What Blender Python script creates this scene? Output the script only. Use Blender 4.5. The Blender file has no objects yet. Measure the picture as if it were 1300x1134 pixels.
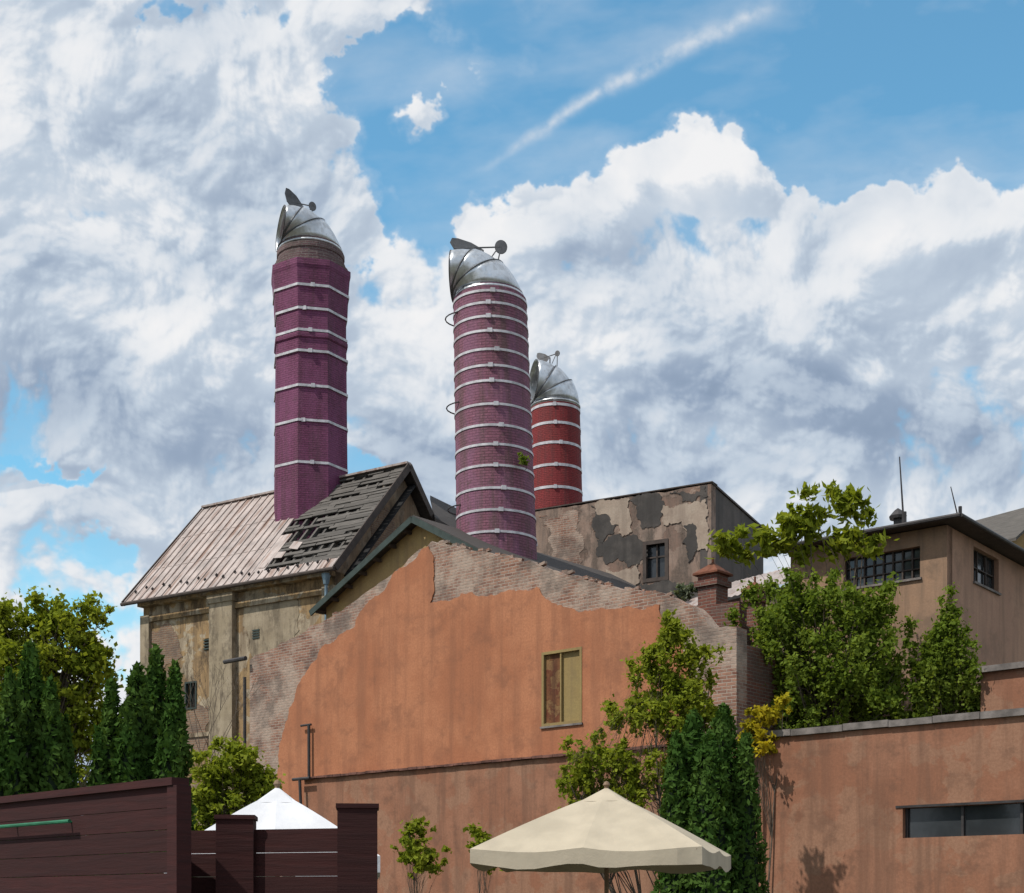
import bpy, math, random
import numpy as np
from mathutils import Vector, Matrix
from mathutils.geometry import tessellate_polygon
random.seed(7); rng=np.random.default_rng(7)
F=1786.0; EYE=1.6; V0=1150.0
def XY(u,Y): return Vector(((u-650)/F*Y,Y))
def PX(u,v,Y): return Vector(((u-650)/F*Y,Y,EYE+(V0-v)/F*Y))
def ZZ(v,Y): return EYE+(V0-v)/F*Y
scene=bpy.context.scene
# ------------------------------------------------------------------ node helpers
class S:
    def __init__(s,nt,sock): s.nt=nt; s.k=sock
    def m(s,op,o=None,o2=None,clamp=False):
        n=s.nt.nodes.new('ShaderNodeMath'); n.operation=op; n.use_clamp=clamp
        s.nt.links.new(s.k,n.inputs[0])
        for i,x in ((1,o),(2,o2)):
            if x is None: continue
            if isinstance(x,S): s.nt.links.new(x.k,n.inputs[i])
            else: n.inputs[i].default_value=x
        return S(s.nt,n.outputs[0])
    def __add__(s,o): return s.m('ADD',o)
    def __sub__(s,o): return s.m('SUBTRACT',o)
    def __mul__(s,o): return s.m('MULTIPLY',o)
    def __truediv__(s,o): return s.m('DIVIDE',o)
    def mr(s,a,b,c=0.0,d=1.0,smooth=True):
        n=s.nt.nodes.new('ShaderNodeMapRange'); n.interpolation_type='SMOOTHSTEP' if smooth else 'LINEAR'
        s.nt.links.new(s.k,n.inputs[0])
        for i,x in enumerate((a,b,c,d)): n.inputs[i+1].default_value=x
        return S(s.nt,n.outputs[0])
class NT:
    def __init__(s,nt): s.nt=nt; nt.nodes.clear()
    def node(s,t,**kw):
        n=s.nt.nodes.new(t)
        for k,v in kw.items(): setattr(n,k,v)
        return n
    def link(s,a,b): s.nt.links.new(a.k if isinstance(a,S) else a,b)
    def put(s,sock,val):
        if isinstance(val,S): s.link(val,sock)
        elif isinstance(val,(tuple,list)):
            sock.default_value=tuple(val)+((1,) if len(val)==3 and sock.type=='RGBA' else ())
        else: sock.default_value=val
    def coord(s,which='UV'): return S(s.nt,s.node('ShaderNodeTexCoord').outputs[which])
    def mapv(s,vec,scale=(1,1,1),loc=(0,0,0)):
        n=s.node('ShaderNodeMapping'); s.link(vec,n.inputs[0]); n.inputs['Location'].default_value=loc; n.inputs['Scale'].default_value=scale
        return S(s.nt,n.outputs[0])
    def noise(s,vec,scale,detail=4,rough=.55,out=0,dist=0):
        n=s.node('ShaderNodeTexNoise'); s.link(vec,n.inputs['Vector']); n.inputs['Scale'].default_value=scale
        n.inputs['Detail'].default_value=detail; n.inputs['Roughness'].default_value=rough; n.inputs['Distortion'].default_value=dist
        return S(s.nt,n.outputs[out])
    def mix(s,f,a,b,bt='MIX'):
        n=s.node('ShaderNodeMix',data_type='RGBA',blend_type=bt)
        s.put(n.inputs[0],f); s.put(n.inputs[6],a); s.put(n.inputs[7],b)
        return S(s.nt,n.outputs[2])
    def bump(s,h,strength=.5,dist=.02):
        n=s.node('ShaderNodeBump'); s.link(h,n.inputs['Height']); n.inputs['Strength'].default_value=strength; n.inputs['Distance'].default_value=dist
        return S(s.nt,n.outputs[0])
    def out(s,col,rough=.85,normal=None,metal=0.0,spec=.3):
        b=s.node('ShaderNodeBsdfPrincipled'); s.put(b.inputs['Base Color'],col); s.put(b.inputs['Roughness'],rough)
        s.put(b.inputs['Metallic'],metal); b.inputs['Specular IOR Level'].default_value=spec
        if normal: s.link(normal,b.inputs['Normal'])
        o=s.node('ShaderNodeOutputMaterial'); s.link(b.outputs[0],o.inputs[0]); return b
def newmat(name):
    m=bpy.data.materials.new(name); m.use_nodes=True; return m,NT(m.node_tree)
def bricknode(t,uv,c1,c2,mo,w=.26,h=.08,ms=.012,off=.5):
    n=t.node('ShaderNodeTexBrick'); t.link(uv,n.inputs['Vector']); n.offset=off
    t.put(n.inputs['Color1'],c1); t.put(n.inputs['Color2'],c2); t.put(n.inputs['Mortar'],mo)
    n.inputs['Scale'].default_value=1; n.inputs['Mortar Size'].default_value=ms; n.inputs['Mortar Smooth'].default_value=.3
    n.inputs['Brick Width'].default_value=w; n.inputs['Row Height'].default_value=h; n.inputs['Bias'].default_value=0
    return S(t.nt,n.outputs['Color']),S(t.nt,n.outputs['Fac'])
# ------------------------------------------------------------------ materials
def m_brick(name,c1,c2,mo,dirt=(.10,.08,.07),dirtf=.5,wash=None,washf=.0):
    m,t=newmat(name); uv=t.coord('UV')
    w=t.noise(uv,3,3,out=1)
    vm=t.node('ShaderNodeVectorMath',operation='MULTIPLY_ADD'); t.link(w,vm.inputs[0]); vm.inputs[1].default_value=(.03,.03,0); t.link(uv,vm.inputs[2])
    c,f=bricknode(t,S(t.nt,vm.outputs[0]),c1,c2,mo)
    n1=t.noise(uv,.8,6,.65); n2=t.noise(uv,9,4,.6)
    if wash: c=t.mix(t.noise(t.mapv(uv,loc=(7,3,0)),.7,7,.7).mr(.43,.57,0,washf),c,wash)
    c=t.mix(n1.mr(.45,.65,0,dirtf),c,dirt)
    c=t.mix(n2.mr(.3,.7,0,.35),c,(.35,.3,.27),'OVERLAY')
    h=n2*.6-f*1.0
    t.out(c,.9,t.bump(h,.9,.03)); return m
def m_paintbrick(name,c,c2,dirt,dirtf=.6):
    m,t=newmat(name); uv=t.coord('UV')
    col,f=bricknode(t,uv,c,tuple(x*.78 for x in c),tuple(x*.55 for x in c),ms=.012)
    n1=t.noise(t.mapv(uv,(1,.35,1)),1.1,7,.65); n2=t.noise(uv,14,4,.6); n3=t.noise(t.mapv(uv,(2.2,.12,1),(3,1,0)),1.5,6,.6)
    n4=t.noise(t.mapv(uv,(1,1,1),(9,4,0)),2.6,7,.72)
    col=t.mix(n1.mr(.4,.6,0,.75),col,c2)
    col=t.mix(n3.mr(.46,.66,0,dirtf),col,dirt)
    col=t.mix(n4.mr(.52,.68,0,dirtf*.9),col,dirt)
    col=t.mix(n2.mr(.55,.72,0,.45),col,tuple(min(1,x*1.7+.035) for x in c))
    t.out(col,.75,t.bump(n2*.5-f,.8,.025)); return m
def m_stucco(name,c,c2,stain,stf=.5,c3=None,c3f=0,streak=.5,bumpd=.015,sc=.6,cb=.4,blackf=0.0):
    m,t=newmat(name); uv=t.coord('UV')
    n1=t.noise(uv,sc,7,.65); n2=t.noise(uv,18,4,.7); n3=t.noise(t.mapv(uv,(2.6,.16,1),(5,2,0)),1.0,5,.65); n4=t.noise(t.mapv(uv,loc=(11,4,0)),sc*1.3,8,.62,dist=.3)
    n5=t.noise(t.mapv(uv,(1,1,1),(2,9,0)),sc*2.6,7,.72)
    col=t.mix(n1.mr(.38,.60),c,c2)
    if c3: col=t.mix(n4.mr(.51,.54,0,c3f),col,c3)
    col=t.mix(n5.mr(.49,.66,0,stf*.8),col,stain)
    col=t.mix(n3.mr(.45,.66,0,streak),col,stain)
    if blackf:
        n6=t.noise(t.mapv(uv,(1.5,.5,1),(1,5,0)),sc*2.0,8,.74); col=t.mix(n6.mr(.48,.60,0,blackf),col,tuple(x*.5 for x in stain))
    col=t.mix(n2.mr(.35,.65,0,.35),col,tuple(x*.6 for x in c))
    h=n2*.4+n1*.4
    if c3: h=h-n4.mr(.51,.54)*cb
    t.out(col,.92,t.bump(h,.7,bumpd)); return m
def m_plain(name,c,rough=.6,metal=0,var=.25,sc=4,bs=.2):
    m,t=newmat(name); ob=t.coord('Object'); n=t.noise(ob,sc,6,.6); n2=t.noise(ob,sc*8,4,.6)
    col=t.mix(n.mr(.3,.7,0,1),tuple(x*(1-var) for x in c),tuple(min(1,x*(1+var)) for x in c))
    t.out(col,n2.mr(.2,.8,rough*.8,min(1,rough*1.2)),t.bump(n2,bs,.01),metal=metal); return m
def m_wood(name,c,c2):
    m,t=newmat(name); uv=t.coord('UV'); n=t.noise(t.mapv(uv,(.8,9,1)),2.5,5,.65); g=S(t.nt,t.node('ShaderNodeNewGeometry').outputs['Random Per Island'])
    col=t.mix(n.mr(.3,.7),c,c2); col=t.mix(g.mr(0,1,0,.6,False),col,tuple(x*.35 for x in c))
    t.out(col,.85,t.bump(n,.6,.01)); return m
def m_metal(name,c,rust,rf=.4,rough=.42,metal=.8):
    m,t=newmat(name); uv=t.coord('UV'); ob=t.coord('Object')
    n=t.noise(ob,1.6,6,.65); n2=t.noise(ob,12,4,.6); n3=t.noise(t.mapv(uv,(4,.4,1)),1,5,.6)
    col=t.mix(n.mr(.3,.7),c,tuple(x*.62 for x in c)); col=t.mix(n3.mr(.48,.66,0,rf),col,rust)
    t.out(col,n2.mr(.2,.8,rough*.75,rough*1.35),t.bump(n+n2*.3,.25,.03),metal=metal); return m
def m_leaf(name,c,c2,trans=.35):
    m,t=newmat(name); ob=t.coord('Object'); g=S(t.nt,t.node('ShaderNodeNewGeometry').outputs['Random Per Island'])
    n=t.noise(ob,1.3,2,.6)
    col=t.mix(n.mr(.38,.62),c,c2); col=t.mix(g.mr(0,1,0,.5,False),col,tuple(x*.5 for x in c))
    d=t.node('ShaderNodeBsdfDiffuse'); tr=t.node('ShaderNodeBsdfTranslucent'); t.link(col,d.inputs[0]); t.link(t.mix(1.0,col,(1.25,1.2,.6),'MULTIPLY'),tr.inputs[0])
    mx=t.node('ShaderNodeMixShader'); mx.inputs[0].default_value=trans; t.link(d.outputs[0],mx.inputs[1]); t.link(tr.outputs[0],mx.inputs[2])
    o=t.node('ShaderNodeOutputMaterial'); t.link(mx.outputs[0],o.inputs[0]); return m
M={}
M['stucco']=m_stucco('orange_stucco',(.36,.14,.070),(.44,.185,.095),(.22,.095,.055),.75,streak=.5,sc=.45)
M['stucco_low']=m_stucco('lower_stucco',(.27,.12,.07),(.32,.155,.095),(.14,.075,.05),.75,streak=.6,c3=(.31,.19,.125),c3f=.5,cb=.0)
M['brick']=m_brick('old_brick',(.33,.18,.125),(.18,.085,.06),(.38,.31,.26),dirtf=.7,wash=(.41,.33,.27),washf=.75)
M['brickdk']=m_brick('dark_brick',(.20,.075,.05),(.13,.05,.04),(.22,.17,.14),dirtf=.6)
M['purple']=m_paintbrick('purple_paint',(.165,.040,.098),(.19,.055,.125),(.085,.035,.05),.55)
M['pink']=m_paintbrick('mauve_paint',(.235,.088,.128),(.21,.09,.15),(.105,.06,.06),.8)
M['red']=m_paintbrick('red_paint',(.24,.028,.028),(.19,.022,.026),(.09,.03,.03),.5)
M['topbrick']=m_brick('weathered_top',(.16,.10,.10),(.11,.06,.07),(.22,.19,.18),dirtf=.5)
M['Lfac']=m_stucco('peeling_ochre',(.36,.24,.12),(.31,.20,.10),(.11,.075,.05),.9,c3=(.42,.36,.27),c3f=.85,streak=.8,sc=.55,blackf=.85)
M['Lgab']=m_stucco('peeling_gable',(.24,.16,.10),(.29,.21,.14),(.10,.08,.06),.7,c3=(.34,.27,.20),c3f=.7,sc=.7,blackf=.5)
M['Lpil']=m_stucco('pilaster_plaster',(.38,.31,.22),(.30,.24,.16),(.15,.115,.08),.8,sc=.8,blackf=.6)
M['R']=m_stucco('ruin_plaster',(.34,.25,.20),(.26,.18,.14),(.11,.09,.075),.8,c3=(.20,.12,.09),c3f=.8,sc=.6,streak=.65,blackf=.65,bumpd=.03)
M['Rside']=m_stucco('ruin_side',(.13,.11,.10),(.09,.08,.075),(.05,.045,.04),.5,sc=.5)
M['RU']=m_stucco('tan_plaster',(.35,.215,.135),(.28,.18,.12),(.13,.095,.07),.75,sc=.4,streak=.6)
M['RUs']=m_stucco('rose_plaster',(.42,.25,.17),(.36,.21,.145),(.20,.13,.09),.65,sc=.4,streak=.5)
M['yellowwall']=m_stucco('yellow_plaster',(.40,.28,.12),(.34,.22,.10),(.2,.14,.08),.5)
M['sheet']=m_metal('roof_sheet',(.46,.39,.36),(.19,.10,.065),.75,.55,.2)
M['galv']=m_metal('galvanised',(.70,.72,.75),(.36,.35,.34),.45,.36,.8)
M['galvd']=m_metal('galvanised_inner',(.16,.16,.17),(.1,.09,.08),.4,.6,.5)
M['hoop']=m_plain('hoop_steel',(.50,.48,.50),.5,.2)
M['dark']=m_plain('dark_void',(.012,.012,.013),.9)  # near-black colour paints the shade inside hollows
M['darkm']=m_plain('dark_metal',(.05,.045,.045),.5,.3)
M['lath']=m_wood('weathered_lath',(.16,.145,.13),(.07,.062,.055))
M['darkroof']=m_wood('old_roofing',(.06,.052,.05),(.10,.085,.075))
M['barge']=m_plain('green_bargeboard',(.035,.05,.045),.7)
M['bargeb']=m_plain('brown_bargeboard',(.06,.045,.038),.7)
M['tile']=m_plain('coping_tile',(.13,.06,.045),.8,0,.5,3,.6)
M['copegrey']=m_plain('coping_grey',(.16,.14,.13),.85,0,.4,3,.6)
M['rust']=m_metal('rusty_sheet',(.22,.085,.05),(.10,.04,.025),.6,.8,.2)
M['shutter']=m_stucco('rusty_shutter',(.13,.040,.020),(.19,.085,.035),(.05,.018,.012),.7,c3=(.28,.18,.075),c3f=.6,sc=2.2,streak=.7)
M['board']=m_stucco('board_panel',(.30,.22,.09),(.27,.19,.08),(.18,.13,.07),.5)
M['fence']=m_wood('red_brown_wood',(.055,.013,.012),(.035,.010,.010))
M['canvasw']=m_plain('white_canvas',(.62,.62,.64),.9,0,.08,2,.4)
M['canvasb']=m_plain('beige_canvas',(.42,.36,.27),.9,0,.10,2,.4)
M['bark']=m_plain('bark',(.11,.085,.065),.9,0,.4,8,.8)
M['pole']=m_plain('pole_wood',(.2,.13,.08),.6)
M['green']=m_plain('green_paint',(.02,.14,.07),.6)
M['blue']=m_plain('blue_zinc',(.18,.25,.30),.5,.4)
M['thuja']=m_leaf('thuja_leaf',(.050,.105,.022),(.085,.145,.032),.25)
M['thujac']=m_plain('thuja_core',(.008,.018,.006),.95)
M['lime']=m_leaf('lime_leaf',(.22,.27,.030),(.29,.33,.045),.45)
M['mid']=m_leaf('mid_leaf',(.15,.215,.032),(.21,.275,.048),.45)
M['yel']=m_leaf('yellow_leaf',(.50,.40,.03),(.40,.36,.03),.4)
M['far']=m_leaf('far_leaf',(.07,.11,.03),(.10,.14,.04),.3)
def glass():
    m,t=newmat('window_glass'); n=t.noise(t.coord('UV'),2,3); t.out(t.mix(n,(.015,.018,.02),(.05,.055,.06)),.12,t.bump(n,.1,.02),spec=.6); return m
M['glass']=glass()
def gmat():
    m,t=newmat('ground_paving'); p=t.coord('Object'); n=t.noise(p,.15,6,.6); n2=t.noise(p,6,5,.7)
    c=t.mix(n.mr(.4,.6),(.16,.14,.12),(.06,.085,.03)); c=t.mix(n2.mr(.3,.7,0,.5),c,(.09,.08,.07)); t.out(c,.95,t.bump(n2,.6,.03)); return m
M['ground']=gmat()
# ------------------------------------------------------------------ mesh helpers
def empty(name,loc=(0,0,0)):
    e=bpy.data.objects.new(name,None); scene.collection.objects.link(e); e.location=loc; e.empty_display_size=.5; return e
def mk(name,vs,fs,mat,parent=None,uvs=None,smooth=False):
    me=bpy.data.meshes.new(name); me.from_pydata([tuple(v) for v in vs],[],[tuple(f) for f in fs]); me.update()
    uvl=me.uv_layers.new(name='UVMap')
    if uvs is not None:
        for l in me.loops: uvl.data[l.index].uv=uvs[l.vertex_index]
    else:
        for p in me.polygons:
            n=p.normal
            if abs(n.z)>.995: t=Vector((1,0,0))
            else: t=Vector((-n.y,n.x,0)).normalized()
            b=n.cross(t)
            for li in p.loop_indices:
                c=me.vertices[me.loops[li].vertex_index].co; uvl.data[li].uv=(c.dot(t),c.dot(b))
    if mat: me.materials.append(mat)
    if smooth:
        for p in me.polygons: p.use_smooth=True
    o=bpy.data.objects.new(name,me); scene.collection.objects.link(o)
    if parent: o.parent=parent
    return o
def V3(p,z): return Vector((p.x,p.y,z))
class MB:
    def __init__(s): s.v=[]; s.f=[]
    def add(s,vs,fs):
        o=len(s.v); s.v+= [Vector(v) for v in vs]; s.f+=[tuple(i+o for i in f) for f in fs]
    def hexa(s,b,t):
        s.add(list(b)+list(t),[(3,2,1,0),(4,5,6,7),(0,1,5,4),(1,2,6,5),(2,3,7,6),(3,0,4,7)])
    def beam(s,a,b,w,h=None,up=Vector((0,0,1))):
        a=Vector(a); b=Vector(b); h=h or w; d=(b-a).normalized()
        x=d.cross(up)
        if x.length<1e-3: x=d.cross(Vector((0,1,0)))
        x.normalize(); y=x.cross(d)
        q=lambda p:[p-x*w/2-y*h/2,p+x*w/2-y*h/2,p+x*w/2+y*h/2,p-x*w/2+y*h/2]
        s.hexa(q(a),q(b))
    def tube(s,pts,rs,n=8,cap=True):
        pts=[Vector(p) for p in pts]; o=len(s.v)
        for i,p in enumerate(pts):
            d=(pts[min(i+1,len(pts)-1)]-pts[max(i-1,0)]).normalized()
            x=d.cross(Vector((.13,.21,1)) if abs(d.z)<.9 else Vector((0,1,0))).normalized(); y=d.cross(x)
            r=rs[i] if isinstance(rs,(list,tuple)) else rs
            for k in range(n):
                a=2*math.pi*k/n; s.v.append(p+x*r*math.cos(a)+y*r*math.sin(a))
        for i in range(len(pts)-1):
            for k in range(n):
                s.f.append((o+i*n+k,o+i*n+(k+1)%n,o+(i+1)*n+(k+1)%n,o+(i+1)*n+k))
        if cap:
            s.f.append(tuple(o+k for k in range(n))[::-1]); s.f.append(tuple(o+(len(pts)-1)*n+k for k in range(n)))
    def lathe(s,c,prof,n=32,rot=0,lean=Vector((0,0)),z0=0):
        o=len(s.v)
        for z,r in prof:
            for k in range(n):
                a=rot+2*math.pi*k/n; s.v.append(Vector((c.x+lean.x*(z-z0)+r*math.cos(a),c.y+lean.y*(z-z0)+r*math.sin(a),z)))
        for i in range(len(prof)-1):
            for k in range(n): s.f.append((o+i*n+k,o+i*n+(k+1)%n,o+(i+1)*n+(k+1)%n,o+(i+1)*n+k))
    def obj(s,name,mat,parent=None,smooth=False): return mk(name,s.v,s.f,mat,parent,smooth=smooth)
class Plane:
    def __init__(s,p1,p2):
        s.o=Vector(p1); s.T=(Vector(p2)-s.o).normalized(); s.N=Vector((s.T.y,-s.T.x)); s.B=-s.N; s.L=(Vector(p2)-s.o).length
    def sh(s,off): return Plane(s.o+s.N*off,s.o+s.N*off+s.T)
    def st(s,u,v):
        k=(u-650)/F; q=(k*s.o.y-s.o.x)/(s.T.x-k*s.T.y); Y=s.o.y+q*s.T.y; return (q,ZZ(v,Y))
    def pt(s,q,z,off=0):
        p=s.o+s.T*q+s.N*off; return Vector((p.x,p.y,z))
    def panel(s,name,outline,mat,parent,thick=.4,holes=(),off=0,rev=.25):
        loops=[outline]+list(holes); flat=[p for l in loops for p in l]
        tris=tessellate_polygon([[Vector((a,b,0)) for a,b in l] for l in loops])
        n=len(flat); vs=[s.pt(a,b,off) for a,b in flat]+[s.pt(a,b,off-thick) for a,b in flat]; fs=[]
        for t in tris:
            A,B,C=[Vector(flat[i]) for i in t]
            ccw=((B.x-A.x)*(C.y-A.y)-(B.y-A.y)*(C.x-A.x))>0
            t=tuple(t) if ccw else tuple(t)[::-1]
            fs.append(t); fs.append(tuple(i+n for i in t[::-1]))
        o=0
        for l in loops:
            k=len(l)
            for i in range(k): a=o+i; b=o+(i+1)%k; fs.append((a,a+n,b+n,b))
            o+=k
        uvs=[(a,b) for a,b in flat]+[(a+thick,b) for a,b in flat]
        return mk(name,vs,fs,mat,parent,uvs=uvs)
    def box(s,mb,q0,q1,z0,z1,o0,o1):
        mb.hexa([s.pt(q0,z0,o0),s.pt(q1,z0,o0),s.pt(q1,z0,o1),s.pt(q0,z0,o1)],[s.pt(q0,z1,o0),s.pt(q1,z1,o0),s.pt(q1,z1,o1),s.pt(q0,z1,o1)])
def ragged(pts,amp,step,seed=0,closed=True):
    r=random.Random(seed); out=[]; n=len(pts)
    for i in range(n if closed else n-1):
        a=Vector(pts[i]); b=Vector(pts[(i+1)%n]); L=(b-a).length; k=max(1,int(L/step)); nn=Vector((-(b-a).y,(b-a).x)).normalized()
        for j in range(k):
            p=a.lerp(b,j/k)
            if j>0: p=p+nn*r.uniform(-amp,amp)
            out.append((p.x,p.y))
    if not closed: out.append(tuple(pts[-1]))
    return out
def frac(pts,rough=.22,minl=.09,seed=0):
    r=random.Random(seed); P=[Vector(p) for p in pts]
    while True:
        Q=[]; ch=False; n=len(P)
        for i in range(n):
            a=P[i]; b=P[(i+1)%n]; Q.append(a); L=(b-a).length
            if L>minl: nn=Vector((-(b-a).y,(b-a).x)); Q.append((a+b)/2+nn*r.uniform(-rough,rough)); ch=True
        P=Q
        if not ch or len(P)>900: break
    return [(p.x,p.y) for p in P]
def rect(a,b,c,d): return [(a,b),(c,b),(c,d),(a,d)]
# ------------------------------------------------------------------ camera
cam=bpy.data.cameras.new('camera'); co=bpy.data.objects.new('camera',cam); scene.collection.objects.link(co); scene.camera=co
co.location=(0,0,EYE); co.rotation_euler=(math.radians(90),0,0); cam.sensor_width=36; cam.lens=F/1300*36; cam.shift_y=(V0-567)/1300; cam.clip_end=5000
# ------------------------------------------------------------------ light
SE=math.radians(54); sd=Vector((-.80,-.44)).normalized()
sunv=Vector((sd.x*math.cos(SE),sd.y*math.cos(SE),math.sin(SE)))
sl=bpy.data.lights.new('sun','SUN'); sl.energy=4.0; sl.angle=math.radians(.6); sl.color=(1,.95,.87)
so=bpy.data.objects.new('sun',sl); scene.collection.objects.link(so); so.rotation_euler=sunv.to_track_quat('Z','Y').to_euler(); so.location=(0,0,60)
# cloud field: computed procedurally into a sky map (sky directions x/|y|, z/|y|)
S0,S1,T0,T1=-.62,.62,-.06,.80; NW,NH=1800,1250
us=np.linspace(S0,S1,NW)*F+650; vs_=V0-np.linspace(T0,T1,NH)*F
U,V=np.meshgrid(us.astype(np.float32),vs_.astype(np.float32))
def perlin(X,Y,seed):
    r=np.random.default_rng(seed); G=256; ang=r.uniform(0,2*np.pi,(G,G)).astype(np.float32); gx,gy=np.cos(ang),np.sin(ang)
    xi=np.floor(X).astype(np.int32); yi=np.floor(Y).astype(np.int32); xf=X-xi; yf=Y-yi
    fx=xf*xf*xf*(xf*(xf*6-15)+10); fy=yf*yf*yf*(yf*(yf*6-15)+10)
    def g(ix,iy,dx,dy): a=ix%G; b=iy%G; return gx[a,b]*dx+gy[a,b]*dy
    n00=g(xi,yi,xf,yf); n10=g(xi+1,yi,xf-1,yf); n01=g(xi,yi+1,xf,yf-1); n11=g(xi+1,yi+1,xf-1,yf-1)
    return (n00*(1-fx)+n10*fx)*(1-fy)+(n01*(1-fx)+n11*fx)*fy
def fbm(X,Y,sc,oc,seed,gain=.5,bil=False):
    tot=0; a=1; f=1/sc
    for i in range(oc):
        c_,s_=math.cos(.5+i*1.1),math.sin(.5+i*1.1)
        n=perlin((X*c_-Y*s_)*f+13.7*i,(X*s_+Y*c_)*f+5.1*i,seed+i); tot=tot+a*(np.sqrt(n*n+.004)*2 if bil else n); a*=gain; f*=2.03
    tot=tot-tot.mean(); return tot/tot.std()
def sst(a,b,x): y=np.clip((x-a)/(b-a),0,1); return y*y*(3-2*y)
w1=fbm(U,V,230,2,1,.4); w2=fbm(U,V,230,2,11,.4)
Uw=U+w1*12; Vw=V+w2*9
wf1=fbm(U,V,110,6,201,.55); wf2=fbm(U,V,110,6,211,.55)
Ub=U+w1*8+wf1*17; Vb=V+w2*6+wf2*14
def bl(lst,X=None,Y=None):
    X=Ub if X is None else X; Y=Vb if Y is None else Y
    tot=np.zeros_like(U)
    for (u,v,ru,rv,a) in lst:
        dd=np.sqrt(((X-u)/ru)**2+((Y-v)/rv)**2); tot+=a*(1-sst(.1,1.35,dd))
    return tot
DB=[(525,200,100,170,-2.0),(760,60,280,150,-2.0),(1050,75,270,165,-1.9),(1270,100,210,150,-1.9),(650,190,125,85,-1.2),(205,28,55,26,-1.3),(350,15,40,25,-.9),(405,60,40,40,-.5),(480,28,85,36,1.7),(549,148,44,46,2.3),
    (45,602,95,13,-2.1),(478,612,60,30,-1.5),(150,690,60,20,-.9),(475,300,40,40,-1.3),(330,120,110,100,.8),(300,50,60,40,.2),
    (850,215,80,55,1.7),(935,230,70,40,1.1),(760,255,60,40,.5),(1150,285,110,50,1.5),(1265,310,80,50,.8),(690,290,85,36,1.1),(1045,200,60,55,-1.2),(1290,195,90,55,-1.0),(1230,195,60,40,-.4),
    (60,790,90,40,-.9),(130,830,60,20,-.6),(560,265,45,60,-1.0),(590,330,30,40,-.5),(640,235,60,20,-.3),(200,220,260,140,.5),(250,450,300,90,.5),(1000,440,420,120,.6),(800,600,300,60,.5)]
Dl=bl(DB)+.80
f1=fbm(Uw,Vw,190,9,41,.52); bb=fbm(Uw,Vw,110,7,31,.50,True)
n=.72*f1+.42*bb
D=Dl+.42*n
alpha=sst(-.15,.42,D)
alpha=np.maximum(alpha,sst(-.8,.5,D)*.32)
st=NW/((S1-S0)*F)
def shl(H,d): return np.roll(np.roll(H,int(round(d*.55*st)),axis=1),-int(round(d*.85*st)),axis=0)
def std(x): x=x-x.mean(); return x/x.std()
Hh=np.clip(bl(DB,Uw,Vw)*.7+.6+.42*n,-.2,3)
g=.50*std(Hh-shl(Hh,6))+.70*std(Hh-shl(Hh,18))+.9*std(Hh-shl(Hh,46)); g=std(g); g=np.tanh(g*.85)
lo=fbm(U,V,300,6,71,.5)
GB=[(90,500,180,75,.85),(300,560,140,65,.6),(60,350,110,55,.45),(265,330,90,40,.35),(150,170,60,40,.25),(950,490,190,50,.9),(1180,560,220,75,1.0),(560,600,100,70,.55),(1270,430,90,40,.4),(800,570,140,75,.8),
    (700,340,60,60,.3),(900,600,160,60,.5),(120,690,190,50,.3),(1040,350,190,60,-.4),(330,130,110,90,-.4),(880,240,120,60,-.5),(1150,285,120,40,-.4),(1120,480,60,22,-.45),(520,430,70,90,-.4),(130,250,160,70,-.25),(770,400,90,60,-.3),(200,420,90,40,-.2)]
gray=bl(GB,Uw,Vw)
shade=.66+.17*g+.07*lo+.03*bb-.36*gray+.16*np.exp(-np.clip(D,0,3)*2.2)
shade=np.clip(shade,0,1)
ramp=np.array([0,.3,.6,.85,1.0]); cr=[.20,.34,.58,.86,.97]; cg=[.28,.43,.67,.89,.97]; cbv=[.41,.57,.78,.93,.98]
hz=fbm(U*.6+V*.35,V*1.3,170,6,61,.5); alpha=np.maximum(alpha,np.clip(.07+.10*hz,0,.35))
a0=np.array((588.,230.)); a1=np.array((948.,20.)); Ld=np.linalg.norm(a1-a0); dd=(a1-a0)/Ld
uu=U+fbm(U,V,70,4,81)*2.2; vv=V+fbm(U,V,70,4,91)*2.2
al=(uu-a0[0])*dd[0]+(vv-a0[1])*dd[1]; pp=-(uu-a0[0])*dd[1]+(vv-a0[1])*dd[0]; tt=np.clip(al/Ld,0,1.2)
pp=pp+9*(4*tt*(1-tt))
wd=4+9*np.clip(tt,0,1); ctr=np.exp(-(pp/wd)**2)*sst(-.02,.35,al/Ld)*(1-sst(1.0,1.15,al/Ld))*np.clip(.5+.13*fbm(U,V,24,5,101),.15,.75)
shade=shade*(1-sst(.05,.3,ctr))+.78*sst(.05,.3,ctr); alpha=1-(1-alpha)*(1-ctr)
img=bpy.data.images.new('cloud_map',NW,NH,alpha=True,float_buffer=True); img.colorspace_settings.name='Non-Color'; img.alpha_mode='CHANNEL_PACKED'
buf=np.ones((NH,NW,4),dtype=np.float32)
buf[...,0]=np.interp(shade,ramp,cr); buf[...,1]=np.interp(shade,ramp,cg); buf[...,2]=np.interp(shade,ramp,cbv); buf[...,3]=np.clip(alpha,0,1)
img.pixels.foreach_set(buf.reshape(-1)); img.update(); img.pack()
w=bpy.data.worlds.new('World'); scene.world=w; w.use_nodes=True; t=NT(w.node_tree)
sky=t.node('ShaderNodeTexSky',sky_type='NISHITA'); sky.sun_disc=False; sky.sun_elevation=SE; sky.sun_rotation=math.atan2(sd.x,sd.y)
sky.air_density=1.2; sky.dust_density=.4; sky.ozone_density=1.5
d=t.coord('Generated'); sp=t.node('ShaderNodeSeparateXYZ'); t.link(d,sp.inputs[0])
X,Y_,Z=[S(t.nt,sp.outputs[i]) for i in range(3)]
ay=Y_.m('ABSOLUTE').m('MAXIMUM',.12)
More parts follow.
